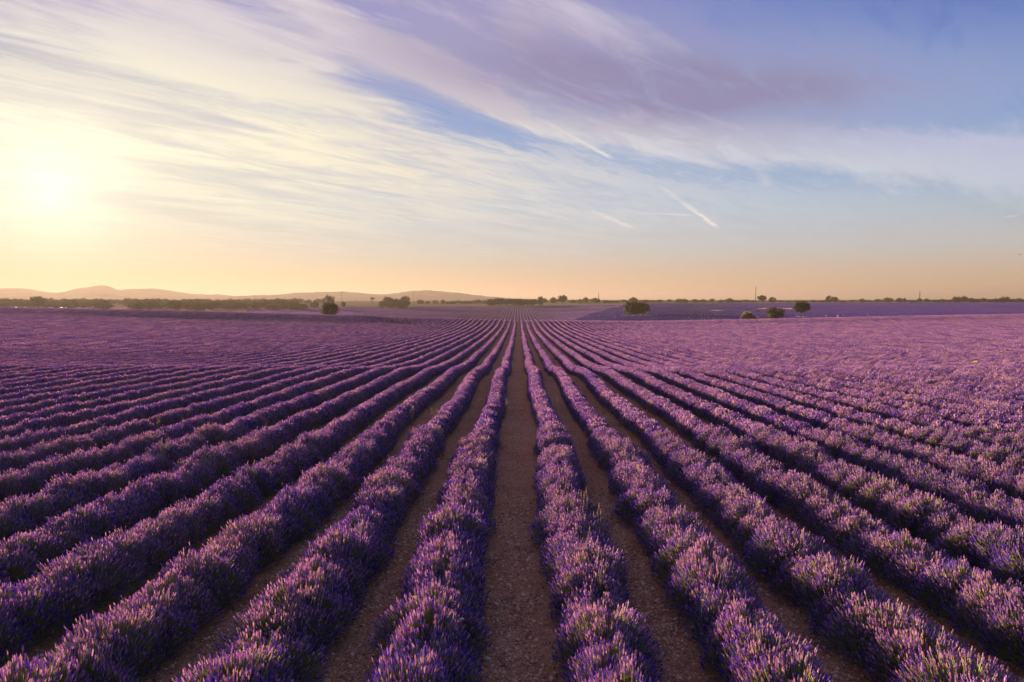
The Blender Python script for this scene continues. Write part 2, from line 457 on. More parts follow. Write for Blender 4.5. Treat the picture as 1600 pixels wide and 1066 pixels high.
ys = np.concatenate([np.arange(-60, 4, 4.), np.arange(4, 30, .25), np.arange(30, 70, 1.), np.arange(70, 262, 3.), np.arange(262, 800, 9.), np.arange(800, 1400, 40.), np.geomspace(1400, 26000, 26)])
us = np.sign(np.linspace(-1, 1, 221)) * np.abs(np.linspace(-1, 1, 221)) ** 1.6
GX = us[None, :] * (np.maximum(ys, 0)[:, None] * 1.35 + 45); GY = np.repeat(ys[:, None], len(us), 1)
GZ = ground(GX, GY)
nr = np.sin(GX * 9.1 + 1.7 * np.sin(GY * 5.3)) * np.sin(GY * 7.7 + 2.1 * np.sin(GX * 6.1))
GZ += np.where(GY < 40, .012 * nr, 0)
nu = len(us); ii, jj = np.meshgrid(np.arange(len(ys) - 1), np.arange(nu - 1), indexing='ij')
gf = np.stack([ii * nu + jj, ii * nu + jj + 1, (ii + 1) * nu + jj + 1, (ii + 1) * nu + jj], -1).reshape(-1, 4)
tag(obj('ground', mesh('ground', np.stack([GX, GY, GZ], -1).reshape(-1, 3), gf, SOIL, smooth=True)), kind='structure')

# ------------------------------------------------------------------ far hills
def hills(name, d, depth, prof, seed):
    r = np.random.default_rng(seed)
    p = np.array(prof, float)
    xs = np.linspace(p[0, 0], p[-1, 0], 260)
    top = np.interp(xs, p[:, 0], p[:, 1])
    k = np.hanning(7); k /= k.sum(); k3 = np.array([.25, .5, .25]); top = np.convolve(np.pad(top, 1, mode='edge'), k3, 'valid')
    top += np.convolve(r.normal(0, .5, 260), k, 'same')
    hgt = (HY + 1.5 - top) * d / FPX
    tt = np.concatenate([np.linspace(0, 1, 12), np.linspace(1.08, 2, 8)])
    V = np.empty((len(tt), 260, 3))
    ph = r.uniform(0, 6, 6)
    for i, t in enumerate(tt):
        s = math.sin(t * math.pi / 2) ** 1.25
        spur = sum(np.sin(xs / (9 + 7 * q) + ph[q] + 2.2 * t * (-1) ** q) for q in range(4)) / 4
        V[i, :, 1] = d + (t - 1) * depth + spur * depth * .18 * (1 - abs(t - 1))
        V[i, :, 0] = (xs - CX) / FPX * V[i, :, 1]
        V[i, :, 2] = (hgt + CAMZ) * s * (1 + .08 * spur * min(1, abs(t - 1) * 3)) - 6 * (1 - s)
    ni = 260
    a, b = np.meshgrid(np.arange(len(tt) - 1), np.arange(ni - 1), indexing='ij')
    F = np.stack([a * ni + b, a * ni + b + 1, (a + 1) * ni + b + 1, (a + 1) * ni + b], -1).reshape(-1, 4)
    return tag(obj(name, mesh(name, V.reshape(-1, 3), F, HILL, smooth=True)), kind='structure')
hills('hills', 4700, 900, [(-700, 466), (-500, 457), (-300, 459), (-120, 454), (0, 452), (30, 451.5), (55, 455), (78, 459), (92, 459), (115, 453), (135, 450.5), (150, 447), (160, 447), (172, 450), (182, 454.5), (205, 453), (245, 453), (270, 457), (300, 461), (330, 462), (342, 461), (365, 464), (400, 468)], 3)
hills('hills', 4000, 700, [(300, 469), (360, 465), (400, 463), (440, 461.5), (462, 459.5), (500, 458), (535, 457), (560, 459), (590, 461.5), (606, 461), (622, 459.5), (640, 456.5), (670, 455), (690, 457), (715, 459), (740, 462), (762, 464.5), (800, 468), (840, 469)], 5)

# ------------------------------------------------------------------ lavender plants
SP = 1.55
def make_lavender(seed, nsp, size, sides, rings, plants=1, step=.85, nleaf=300, core=True, slim=1.0, even=1.0):
    """flower spikes, stems and leaves of one plant (or of a stretch of row), base at the origin, row along y"""
    r = np.random.default_rng(seed)
    fV, fF, fT, gV, gF, gT = [], [], [], [], [], []
    fk = gk = 0
    if rings == 6: tv, tf = lathe_t([0, .14, .34, .52, .78, 1.0], [.35, 1, .72, 1, .66, .12], sides)
    elif rings == 4: tv, tf = lathe_t([0, .25, .65, 1.0], [.4, 1, .9, .15], sides)
    else: tv, tf = lathe_t([0, .4, 1.0], [.6, 1, .2], sides)
    for p in range(plants):
        oy = (p - (plants - 1) / 2) * step + (r.normal(0, .08) if plants > 1 else 0)
        ox = r.normal(0, .04) if plants > 1 else 0
        ha, hb, hc = .545 * slim * r.uniform(.95, 1.05), .68 * r.uniform(.94, 1.08), .60 * r.uniform(.94, 1.06)
        ph = r.uniform(0, 6.28, 4)
        n = nsp
        cz = r.uniform(0, 1, n) ** (.56 if sides >= 4 else .44)                       # more stems high in the dome
        th = r.uniform(0, 2 * math.pi, n)
        sn = np.sqrt(1 - (cz * .985) ** 2)
        d = np.c_[sn * np.cos(th), sn * np.sin(th), cz * .985]
        lump = 1 + even * (.07 * np.sin(3 * th + ph[0]) + .06 * np.sin(5 * th + ph[1] + 4 * cz) + .05 * np.sin(7 * cz + ph[2]))
        rad = lump * r.uniform(.86, 1.06, n) * np.where(r.random(n) < .05, 1.10, 1)
        tip = d * np.array([ha, hb, hc]) * rad[:, None]
        tip[:, 2] = tip[:, 2] + .05
        lean = d * np.array([.75, .75, 1.0]) + np.array([0, 0, .42]) + r.normal(0, .13, (n, 3))
        lean /= np.linalg.norm(lean, axis=1, keepdims=True)
        ln = r.uniform(.036, .064, n) * size ** .8
        wd = r.uniform(.0054, .0080, n) * size
        M = frames(lean); base = tip - lean * ln[:, None]
        V, F = spread(tv, tf, M, base + [ox, oy, 0], np.c_[wd, wd, ln])
        fV.append(V); fF.append(F + fk); fk += len(V)
        tn = np.clip(r.normal(.475, .20, n) + .34 * (cz - .55), 0, .94); tn = np.where(r.random(n) < .012, 1, tn)  # paler high up: more open flowers, plus sunlit tops and shaded flanks painted in
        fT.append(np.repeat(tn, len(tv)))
        # stems: thin three-sided, from the leafy mound
        if rings >= 4:
            st_w = .004 if sides >= 4 else .0065
            sv, sf = lathe_t([0, 1.0], [1, .7], 3)
            root = tip * np.array([.35, .35, .30]) + r.normal(0, .02, (n, 3)); root[:, 2] = np.maximum(root[:, 2], .03)
            dv = base - root; L = np.linalg.norm(dv, axis=1)
            V, F = spread(sv, sf, frames(dv), root + [ox, oy, 0], np.c_[np.full(n, st_w), np.full(n, st_w), L])
            gV.append(V); gF.append(F + gk); gk += len(V); gT.append(np.repeat(r.uniform(.55, 1, n), len(sv)))
        # narrow leaves
        n2 = nleaf
        cz = r.uniform(0, 1, n2); th = r.uniform(0, 6.283, n2); sn = np.sqrt(1 - (.98 * cz) ** 2)
        d = np.c_[sn * np.cos(th), sn * np.sin(th), cz]
        q = d * np.array([ha, hb, hc]) * (r.uniform(.50, .80, n2) + .16 * (1 - cz))[:, None] + [ox, oy, .03]
        dr = d * [.7, .7, 1] + [0, 0, .4] + r.normal(0, .3, (n2, 3))
        lv = np.array([[0, 0, 0], [.5, .08, .45], [0, 0, 1.], [-.5, .08, .45]]); lf = np.array([[0, 1, 2, 3]])
        s_ = 1 if sides >= 4 else size
        V, F = spread(lv, lf, frames(dr), q, np.c_[r.uniform(.007, .012, n2) * s_, np.full(n2, .01), r.uniform(.06, .13, n2) * (s_ ** .5)])
        gV.append(V); gF.append(F + gk); gk += len(V); gT.append(np.repeat(r.uniform(0, 1, n2), 4))
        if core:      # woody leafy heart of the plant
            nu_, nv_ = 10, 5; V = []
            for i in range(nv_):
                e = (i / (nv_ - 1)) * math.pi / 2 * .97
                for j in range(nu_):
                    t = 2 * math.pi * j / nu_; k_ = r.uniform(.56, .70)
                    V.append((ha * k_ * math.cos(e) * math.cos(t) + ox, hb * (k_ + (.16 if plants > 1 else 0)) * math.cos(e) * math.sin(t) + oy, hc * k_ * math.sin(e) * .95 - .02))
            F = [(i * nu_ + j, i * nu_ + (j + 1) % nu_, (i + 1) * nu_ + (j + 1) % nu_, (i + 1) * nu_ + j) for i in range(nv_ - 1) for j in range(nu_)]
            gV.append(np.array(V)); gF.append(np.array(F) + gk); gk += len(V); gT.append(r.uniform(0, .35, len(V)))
    return (np.concatenate(fV), np.concatenate(fF), np.concatenate(fT)), (np.concatenate(gV), np.concatenate(gF), np.concatenate(gT))

near = []
for s in range(6):
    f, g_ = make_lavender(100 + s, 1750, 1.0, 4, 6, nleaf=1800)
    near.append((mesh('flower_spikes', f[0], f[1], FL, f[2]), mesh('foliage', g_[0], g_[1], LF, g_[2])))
def joined(name, f, g_, fmat):
    V = np.concatenate([f[0], g_[0]]); F = np.concatenate([f[1], g_[1] + len(f[0])]); T = np.concatenate([f[2], g_[2]])
    me = mesh(name, V, F, [fmat, LF], T)
    mi = np.zeros(len(F), np.int32); mi[len(f[1]):] = 1
    me.polygons.foreach_set('material_index', mi)
    return me
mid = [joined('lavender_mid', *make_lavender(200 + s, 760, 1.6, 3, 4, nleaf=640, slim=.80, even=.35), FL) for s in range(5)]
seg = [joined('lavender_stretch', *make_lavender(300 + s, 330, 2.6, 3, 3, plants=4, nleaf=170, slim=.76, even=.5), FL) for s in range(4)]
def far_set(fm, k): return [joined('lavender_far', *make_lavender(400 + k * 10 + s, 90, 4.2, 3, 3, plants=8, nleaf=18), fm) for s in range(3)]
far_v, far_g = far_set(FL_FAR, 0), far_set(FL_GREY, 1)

# where the rows run: one wider bare path under the camera
def rows_at(k):           # k = ..., -2, -1, 1, 2, ...
    s = 1 if k > 0 else -1
    return -.03 + s * ((abs(k) - .5) * SP + .21)
plants = []
for k in [i for i in range(-160, 161) if i]:
    x0 = rows_at(k); r = np.random.default_rng(5000 + k)
    wob = r.uniform(0, 6, 3)
    y = 4.2 + r.uniform(0, .8)
    while y < 74:
        x = x0 + .075 * math.sin(y * .27 + wob[0]) + .03 * math.sin(y * .9 + wob[1]) + r.normal(0, .03 if y < 20 else .015)
        if abs(x) < y * .80 + 5:
            st = r.uniform(.56, .76) if y < 24 else r.uniform(.54, .66)
            if r.random() > .012 or y < 12:
                plants.append((k, x, y, r.integers(0, 2) * math.pi + r.normal(0, .12), np.clip(r.normal(1.0, .075), .76, 1.22), np.clip(r.normal(1.0, .08), .72, 1.22), int(r.integers(0, 60))))
            y += st
        else:
            y += .9
P = np.array([p[1:] for p in plants]); K = np.array([p[0] for p in plants])
# which ones the frame shows (a plant's top, as seen by the camera), nearest first
dyp = (CAMZ - .45 - ground(P[:, 0], P[:, 1])) / P[:, 1] * FPX + HY
xpp = CX + FPX * P[:, 0] / P[:, 1]
mrg = .5 / P[:, 1] * FPX
vis = (dyp - mrg * .6 < 1066) & (xpp + mrg > 0) & (xpp - mrg < 1600)
order = np.argsort(np.where(vis, P[:, 1], 1e9))[:300]
is_near = np.zeros(len(P), bool); is_near[order] = True
ORD = ['nearest', 'second', 'third', 'fourth', 'fifth', 'sixth', 'seventh', 'eighth', 'ninth', 'tenth', 'eleventh', 'twelfth', 'thirteenth', 'fourteenth', 'fifteenth', 'sixteenth', 'seventeenth', 'eighteenth', 'nineteenth', 'twentieth'] + ['%dth' % i for i in range(21, 60)]
ORD[20:23] = ['21st', '22nd', '23rd']; ORD[30:33] = ['31st', '32nd', '33rd']
count = {}
for i in sorted(order, key=lambda i: P[i, 1]):
    k = int(K[i]); x, y, rz, sw, shh, v = P[i]
    count[k] = c_ = count.get(k, 0) + 1
    e = empty('lavender_bush', (x, y, gz(x, y) - .01), rz, (sw, sw, shh))
    side = 'right' if k > 0 else 'left'
    rown = '%s row %s of the bare central path' % ('first' if abs(k) == 1 else ORD[abs(k) - 1], side)
    tag(e, 'lavender bush, %s from the front in the %s' % ('first' if c_ == 1 else ORD[c_ - 1], rown), 'lavender', 'lavender bushes in the near rows')
    fm, gm = near[int(v) % len(near)]
    tag(obj('flower_spikes', fm, e), kind='stuff'); tag(obj('foliage', gm, e), kind='stuff')

def scatter(name, pts, rot, scl, idx, sources, kind='stuff', label=None, cat=None):
    """one object: mesh instances on points through geometry nodes"""
    me = bpy.data.meshes.new(name)
    me.vertices.add(len(pts)); me.vertices.foreach_set('co', np.asarray(pts, np.float32).ravel())
    a = me.attributes.new('rot', 'FLOAT_VECTOR', 'POINT'); a.data.foreach_set('vector', np.asarray(rot, np.float32).ravel())
    a = me.attributes.new('scl', 'FLOAT_VECTOR', 'POINT'); a.data.foreach_set('vector', np.asarray(scl, np.float32).ravel())
    a = me.attributes.new('idx', 'INT', 'POINT'); a.data.foreach_set('value', np.asarray(idx, np.int32))
    me.update()
    o = obj(name, me)
    ng = bpy.data.node_groups.new(name, 'GeometryNodeTree')
    ng.interface.new_socket('Geometry', in_out='INPUT', socket_type='NodeSocketGeometry')
    ng.interface.new_socket('Geometry', in_out='OUTPUT', socket_type='NodeSocketGeometry')
    G = NT(ng)
    gi = G('NodeGroupInput'); go = G('NodeGroupOutput')
    jn = G('GeometryNodeJoinGeometry')
    for s in reversed(sources):
        so_ = bpy.data.objects.new(s.name + '_source', s)
        oi = G('GeometryNodeObjectInfo', {'Object': so_, 'As Instance': True})
        ng.links.new(oi.outputs['Geometry'], jn.inputs[0])
    def attr(nm, dt):
        nd = G('GeometryNodeInputNamedAttribute', data_type=dt); nd.inputs['Name'].default_value = nm
        return [s for s in nd.outputs if s.enabled and s.name == 'Attribute'][0]
    e2r = G('FunctionNodeEulerToRotation', {0: attr('rot', 'FLOAT_VECTOR')})
    ip = G('GeometryNodeInstanceOnPoints', {'Points': gi.outputs[0], 'Instance': jn.outputs[0], 'Pick Instance': True, 'Instance Index': attr('idx', 'INT'), 'Rotation': e2r.outputs[0], 'Scale': attr('scl', 'FLOAT_VECTOR')})
    ng.links.new(ip.outputs[0], go.inputs[0])
    md = o.modifiers.new('scatter', 'NODES'); md.node_group = ng
    return tag(o, label, cat, None, kind)

# the other plants of the near field: single plants up to 74 m, then stretches of four up to the crest
rest = ~is_near
X, Y = P[rest, 0], P[rest, 1]
pts = np.c_[X, Y, ground(X, Y) - .01]
rot = np.c_[np.zeros_like(X), np.zeros_like(X), P[rest, 2]]
damp = np.clip((34 - P[rest, 1]) / 22, .2, 1)     # farther rows read more even
sw_, sh_ = 1 + (P[rest, 3] - 1) * damp, 1 + (P[rest, 4] - 1) * damp
scl = np.c_[sw_, sw_, sh_]
idx = (P[rest, 5].astype(int) % 5)
sx, sy, sk = [], [], []
for k in [i for i in range(-160, 161) if i]:
    x0 = rows_at(k); r = np.random.default_rng(9000 + k)
    y = 74 + r.uniform(0, 1)
    while y < 252:
        if abs(x0) < y * .80 + 6:
            sx.append(x0 + r.normal(0, .04)); sy.append(y)
        y += 3.4
sx, sy = np.array(sx), np.array(sy); n = len(sx)
r = np.random.default_rng(1)
pts = np.r_[pts, np.c_[sx, sy, ground(sx, sy) - .01]]
slope = np.arctan((ground(sx, sy + 1.5) - ground(sx, sy - 1.5)) / 3)
flip = r.integers(0, 2, n)
rot = np.r_[rot, np.c_[np.where(flip, -slope, slope), np.zeros(n), flip * math.pi]]
w_ = r.normal(1, .03, n); scl = np.r_[scl, np.c_[w_, np.full(n, 1.05), r.normal(1.03, .035, n)]]
idx = np.r_[idx, 5 + r.integers(0, 4, n)]
scatter('lavender', pts, rot, scl, idx, mid + seg, label='purple lavender rows running on from the near bushes to the crest', cat='lavender')

# ------------------------------------------------------------------ far fields beyond the crest
ISLES = []     # (x, y, rx, ry): ground kept free of lavender
for xp_, d, rx, ry in ((994, 400, 9, 8), (1209, 300, 7, 6), (1172, 292, 9, 6), (1250, 345, 6, 5), (514, 262, 5, 5), (1212, 560, 15, 25), (1118, 520, 9, 8), (606, 690, 12, 10), (632, 690, 12, 10)):
    x, y = at(xp_, d); ISLES.append((x, y, rx, ry))
def far_field(name, inside, mats, sp, label, seed, y0=262, y1=760, skew=0.0, wide=1.0):
    r = np.random.default_rng(seed); L = 6.8
    xs, ysv = [], []
    for x0 in np.arange(-640, 640, sp):
        y = y0 + r.uniform(0, L)
        yy_ = np.arange(y, y1, L)
        xs.append(np.full(len(yy_), x0) + skew * (yy_ - 400)); ysv.append(yy_)
    x = np.concatenate(xs); y = np.concatenate(ysv)
    u = CX + FPX * x / y
    k = inside(u, y, x) & (u > -130) & (u < 1730)
    for (ix, iy, rx, ry) in ISLES: k &= ((x - ix) / (rx + .5)) ** 2 + ((y - iy) / (ry + 3)) ** 2 > 1
    x, y = x[k], y[k]; n = len(x)
    sl_ = np.arctan((ground(x, y + 3) - ground(x, y - 3)) / 6)
    fl = r.integers(0, 2, n)
    return scatter(name, np.c_[x + r.normal(0, .05, n), y, ground(x, y)], np.c_[np.where(fl, -sl_, sl_), np.zeros(n), fl * math.pi + math.atan(-skew)], np.c_[r.normal(wide, .05, n), np.full(n, 1.05), r.normal(1.05, .08, n)], r.integers(0, 3, n), mats, label=label, cat='lavender')
# the centre and left: greyer, wide rows; the right: deep violet
edge = lambda y: 905 + (y - 400) * .22
far_field('lavender_field', lambda u, y, x: (u > 560 + (y - 480) * -.35) & (u < edge(y)) & (y < 745), far_g, 1.95, 'greyish mauve lavender field in straight rows beyond the crest', 21, wide=.85)
far_field('lavender_field', lambda u, y, x: (u <= 560 + (y - 480) * -.35) & (u > 395 - (y - 300) * .02) & (y < 690), far_g, 1.5, 'pale mauve lavender slope behind the lone round oak on the left', 22, skew=.35)
far_field('lavender_field', lambda u, y, x: (u >= edge(y)) & (y < 810), far_v, 1.55, 'deep violet lavender field beyond the pink crest on the right', 23, y1=820, skew=.25)

# ------------------------------------------------------------------ trees
def make_tree(seed, w, h, lobes, trunk_h, nclump, leaf, flat=1.0, per=46):
    r = np.random.default_rng(seed)
    cl = []
    for (lx, ly, lz, lr) in lobes:
        n = int(nclump * lr ** 2)
        d = r.normal(0, 1, (n, 3)); d /= np.linalg.norm(d, axis=1, keepdims=True)
        k = r.uniform(.55, 1.08, n) ** .7
        c = d * k[:, None] * np.array([w / 2, w / 2, (h - trunk_h) / 2 * flat]) * lr * .86 * (1 + .22 * np.sin(5 * d[:, 0:1] + seed) * np.sin(4 * d[:, 2:3] + 2 * d[:, 1:2]))
        c += np.array([lx * w, ly * w, trunk_h + (h - trunk_h) * (.5 + lz)])
        cl.append(c)
    cl = np.concatenate(cl)
    cl = cl[cl[:, 2] > trunk_h * .55]
    n = len(cl) * per
    cr = r.uniform(.055, .105, len(cl)) * w
    c = np.repeat(cl, per, 0); q = r.normal(0, .55, (n, 3)); ql = np.linalg.norm(q, axis=1, keepdims=True); q = q / np.maximum(ql, 1)
    p = c + q * np.repeat(cr, per)[:, None] * 1.25
    p[:, 2] = np.maximum(p[:, 2], .12)
    lv = np.array([[0, -.5, 0], [.42, 0, .12], [0, .5, 0], [-.42, 0, .12]]); lf = np.array([[0, 1, 2, 3]])
    nd = r.normal(0, 1, (n, 3)) + q * 1.2
    V, F = spread(lv, lf, frames(nd), p, np.repeat(r.uniform(.7, 1.4, n)[:, None] * leaf, 3, 1))
    tn = np.repeat(np.clip(np.repeat(r.uniform(.1, .8, len(cl)), per) + r.normal(0, .18, n), 0, 1), 4)
    crown = mesh('crown', V, F, OAK, tn)
    mb = MB()
    top = trunk_h + (h - trunk_h) * .55
    bend = r.normal(0, .04 * w, 2)
    mb.tube([(0, 0, -.3), (bend[0] * .3, bend[1] * .3, trunk_h * .5), (bend[0], bend[1], trunk_h), (bend[0] * 1.4, bend[1] * 1.4, top)], [.05 * w, .038 * w, .032 * w, .012 * w], 8)
    for i in range(7):
        tgt = cl[r.integers(0, len(cl))]
        s0 = np.array([bend[0], bend[1], trunk_h * r.uniform(.6, 1.2)])
        md_ = s0 * .45 + tgt * .55 + r.normal(0, .03 * w, 3)
        mb.tube([s0, md_, tgt], [.02 * w, .013 * w, .005 * w], 5)
    return mb.mesh('trunk', BARK, smooth=True), crown
TREES = {
    'round': [make_tree(11, 8, 6.6, [(0, 0, -.02, 1), (0, 0, -.2, .7)], .35, 85, .34), make_tree(12, 8, 6.4, [(0, 0, -.04, 1), (.2, .05, -.12, .7)], .4, 95, .34)],
    'dome': [make_tree(13, 8, 5.2, [(0, 0, -.05, 1), (-.22, .1, -.15, .7), (.25, 0, -.18, .65)], .5, 80, .34), make_tree(14, 8, 5.6, [(-.12, 0, -.05, .85), (.2, .05, 0, .8)], .7, 85, .34)],
    'twin': [make_tree(15, 8, 5.4, [(-.2, 0, -.02, .75), (.16, .05, -.06, .88), (.05, -.05, -.14, .7)], .6, 110, .34)],
    'stem': [make_tree(16, 8, 7.0, [(0, 0, 0, 1), (.18, 0, .05, .6)], 2.0, 95, .34)],
    'low': [make_tree(17, 8, 3.6, [(0, 0, -.1, .9), (-.28, 0, -.12, .7), (.3, .1, -.14, .7)], .3, 60, .42, per=32), make_tree(18, 8, 4.2, [(-.1, 0, -.1, .9), (.28, 0, -.2, .7)], .3, 60, .42, per=32), make_tree(19, 8, 4.8, [(0, 0, -.1, 1)], .4, 60, .42, per=32)],
    'umbrella': [make_tree(20, 8, 9, [(0, 0, .25, 1)], 4.5, 70, .45, flat=.45)],
}
HT = {'round': (6.6, 6.4), 'dome': (5.2, 5.6), 'twin': (5.4,), 'stem': (7.0,), 'low': (3.6, 4.2, 4.8), 'umbrella': (9,)}
tr = random.Random(4)
def tree(kind, xpx, d, wpx, top, label, group=None, variant=None, name='holm_oak'):
    """a tree seen wpx wide with its top at row top of the photograph, standing d metres away"""
    x, y = at(xpx, d); z = gz(x, y)
    vs = TREES[kind]; vi = tr.randrange(len(vs)) if variant is None else variant
    zt = CAMZ + (HY - top) * d / FPX
    hh = max(1.5, zt - z); s = wpx * d / FPX / 8.0
    e = empty(name, (x, y, z), tr.uniform(0, 6.28), (s, s, hh / HT[kind][vi]))
    obj('trunk', vs[vi][0], e); obj('crown', vs[vi][1], e)
    tag(e, label, 'tree', group)
    return e
tree('round', 514, 262, 29, 470.5, 'lone round holm oak standing at the crest edge, left of centre', variant=0)
tree('round', 513, 640, 21, 461.5, 'taller oak rising directly behind the lone round oak left of centre', variant=1)
tree('twin', 994, 400, 36, 469.5, 'broad two-lobed holm oak alone in the violet field right of centre', variant=0)
tree('round', 1209, 300, 31, 480, 'dark round oak beside the olive shrub and pale dry bank', variant=1)
tree('stem', 1250, 345, 27, 471, 'oak with a short visible trunk, rightmost of the near oaks', variant=0)
tree('umbrella', 582, 900, 8, 465, 'small flat-topped tree alone against the hazy hills', name='umbrella_pine')
tree('dome', 536, 720, 9, 470.5, 'low bush-like oak just right of the mast near the lone round oak')
GC = 'oaks of the clump in front of the hills'
for xp_, w, tp, d, lab in ((606, 19, 462.5, 705, 'tall left oak of the clump before the right hill'), (620, 15, 466, 700, 'middle oak of the clump before the right hill'), (633, 16, 461, 705, 'tallest right-hand oak of the clump before the right hill'),
                           (597, 13, 469.5, 690, 'low oak at the left foot of the clump before the right hill'), (611, 14, 469, 688, 'low oak in front of the middle of the clump before the right hill'), (626, 16, 468.5, 686, 'low oak at the right foot of the clump before the right hill')):
    tree('round' if w > 15 else 'dome', xp_, d, w, tp, lab, GC)
GH = 'oaks of the grove above the straight rows'
for i, (xp_, w, tp) in enumerate(((769, 20, 466.5), (780, 20, 465), (792, 22, 466), (804, 20, 466), (815, 20, 466.5), (824, 14, 467), (833, 13, 466.5))):
    tree('dome', xp_, 752 + (i % 3) * 8, w, tp, 'oak of the dense grove above the straight rows, %s from its left end' % ('leftmost' if i == 0 else ORD[i]), GH)
tree('round', 845, 770, 11, 463, 'upright oak at the right end of the grove above the straight rows')
tree('stem', 878.5, 790, 17, 462, 'lone oak with trunk showing, right of the central grove')
tree('stem', 1189, 900, 15, 462, 'round oak beside the foot of the tall thin mast', variant=0)
tree('round', 1205, 900, 12, 464, 'smaller oak right of the round oak by the tall mast')
tree('round', 1293, 900, 12, 462, 'left tree of the prominent pair on the skyline above the white visitors')
tree('round', 1302, 905, 9, 463, 'right tree of the prominent pair on the skyline above the white visitors')
tree('dome', 56, 700, 28, 462, 'big domed oak standing above the golden wood at far left')
GL = 'oaks along the far tree line'
for (xp_, w, tp) in ((708, 10, 470), (716, 12, 469), (731, 14, 469.3), (748, 16, 468), (757, 10, 468.5), (657, 14, 467.5), (680, 10, 468.7), (692, 8, 468), (668, 9, 470), (700, 9, 470.5), (722, 9, 470.4), (740, 9, 470)):
    tree('low', xp_, 930 + tr.uniform(-40, 40), w, tp, 'low dark oak in the tree line under the right-hand hill', GL)
for (xp_, w, tp) in ((851, 9, 466), (864, 12, 464.5), (895, 14, 468), (906, 10, 467), (915, 11, 464.5), (930, 16, 465.5), (950, 14, 469), (962, 10, 469), (975, 10, 467.5), (989, 14, 464.5), (1008, 18, 468), (1020, 10, 469), (1030, 12, 468), (1045, 8, 467.5), (1060, 12, 466), (1069, 12, 467), (1085, 14, 467.5), (1098, 14, 467.5), (1111, 10, 466), (1125, 10, 467.5), (1139, 12, 466), (1152, 12, 468.5), (1164, 12, 468), (1175, 10, 469)):
    tree('low', xp_, 930 + tr.uniform(-30, 60), w, tp, 'low dark skyline oak between central grove and tall mast', GL)
for (xp_, w, tp) in ((1218, 12, 469), (1230, 11, 469.3), (1243, 13, 469), (1256, 12, 469.4), (1268, 12, 468.6), (1281, 12, 469.2), (1314, 12, 469.5), (1327, 12, 469.3), (1344, 9, 466.5), (1356, 12, 469.5), (1368, 10, 467), (1383, 18, 465), (1402, 10, 465.5), (1410, 7, 465.5), (1422, 13, 468)):
    tree('low', xp_, 930 + tr.uniform(-30, 60), w, tp, 'low dark skyline oak between the tall mast and short right mast', GL)
for (xp_, w, tp) in ((1433, 9, 466), (1444, 11, 466.3), (1457, 13, 468), (1468, 12, 467), (1479, 11, 467.5), (1490, 13, 462), (1502, 12, 462.5), (1513, 12, 465.5), (1521, 12, 466), (1530, 14, 465), (1542, 12, 466.5), (1551, 12, 466), (1563, 12, 462), (1575, 12, 466), (1586, 13, 466), (1598, 14, 466), (1612, 14, 466), (1628, 14, 465)):
    tree('low', xp_, 920 + tr.uniform(-30, 60), w, tp, 'low dark oak on the skyline at the far right edge', GL)
# thin continuation of the line, farther off
for xp_ in np.arange(845, 1640, 11):
    tree('low', xp_ + tr.uniform(-3, 3), tr.uniform(1120, 1320), tr.uniform(10, 16), tr.uniform(468.2, 469.8), 'tiny oak in the thin farthest line behind the skyline oaks', 'oaks of the farthest line')
# the wood on the left, oak by oak
for i in range(175):
    xp_ = tr.uniform(-40, 498); d = tr.uniform(560 if xp_ > 150 else 660, 1000)
    if i < 44: xp_, d = -30 + i * 12.2 + tr.uniform(-5, 5), tr.uniform(900, 1050)
    yb = float(HY + (CAMZ - gz(*at(xp_, d))) * FPX / d)
    hpx = tr.uniform(5.5, 9) * FPX / d
    tp = max(yb - hpx, 466 + tr.uniform(-.6, 2) + (.6 if xp_ > 250 else 0))
    if yb - tp < 3: continue
    w = tr.uniform(9, 16) * FPX / d
    third = 'behind the white cars' if xp_ < 180 else 'at mid left' if xp_ < 350 else 'left of the lone round oak'
    tree('low' if d > 760 else 'dome', xp_, d, w, tp, 'rounded oak of the sunlit hazy wood ' + third, 'oaks of the left wood')

# trees alike but for their place: count them along the line
same = {}
for o in C.objects:
    if o.type == 'EMPTY' and o.get('category') == 'tree': same.setdefault(o['label'], []).append(o)
for lb, lst in same.items():
    if len(lst) > 1:
        for i, o in enumerate(sorted(lst, key=lambda o: o.location.x / o.location.y)):
            n_ = i + 1; sfx = 'th' if 10 < n_ % 100 < 14 else {1: 'st', 2: 'nd', 3: 'rd'}.get(n_ % 10, 'th')
            o['label'] = '%s, %d%s from left' % (lb, n_, sfx)

# ------------------------------------------------------------------ dry banks, shrub
def leaf_clump(seed, n, rx, ry, rz_, leaf, mat, name, up_=.6, narrow=.42):
    r = np.random.default_rng(seed)
    d = r.normal(0, 1, (n, 3)); d /= np.linalg.norm(d, axis=1, keepdims=True); d[:, 2] = np.abs(d[:, 2])
    lump = 1 + .16 * np.sin(4 * d[:, 0] + seed) + .12 * np.sin(6 * d[:, 1] + 3 * d[:, 2])
    p = d * np.array([rx, ry, rz_]) * (r.uniform(.5, 1, n) ** .5 * lump)[:, None]
    lv = np.array([[0, 0, 0], [narrow, .05, .5], [0, 0, 1.], [-narrow, .05, .5]]); lf = np.array([[0, 1, 2, 3]])
    V, F = spread(lv, lf, frames(d + [0, 0, up_] + r.normal(0, .4, (n, 3))), p, np.repeat(r.uniform(.7, 1.3, n)[:, None] * leaf, 3, 1))
    return mesh(name, V, F, mat, np.repeat(r.uniform(0, 1, n), 4))
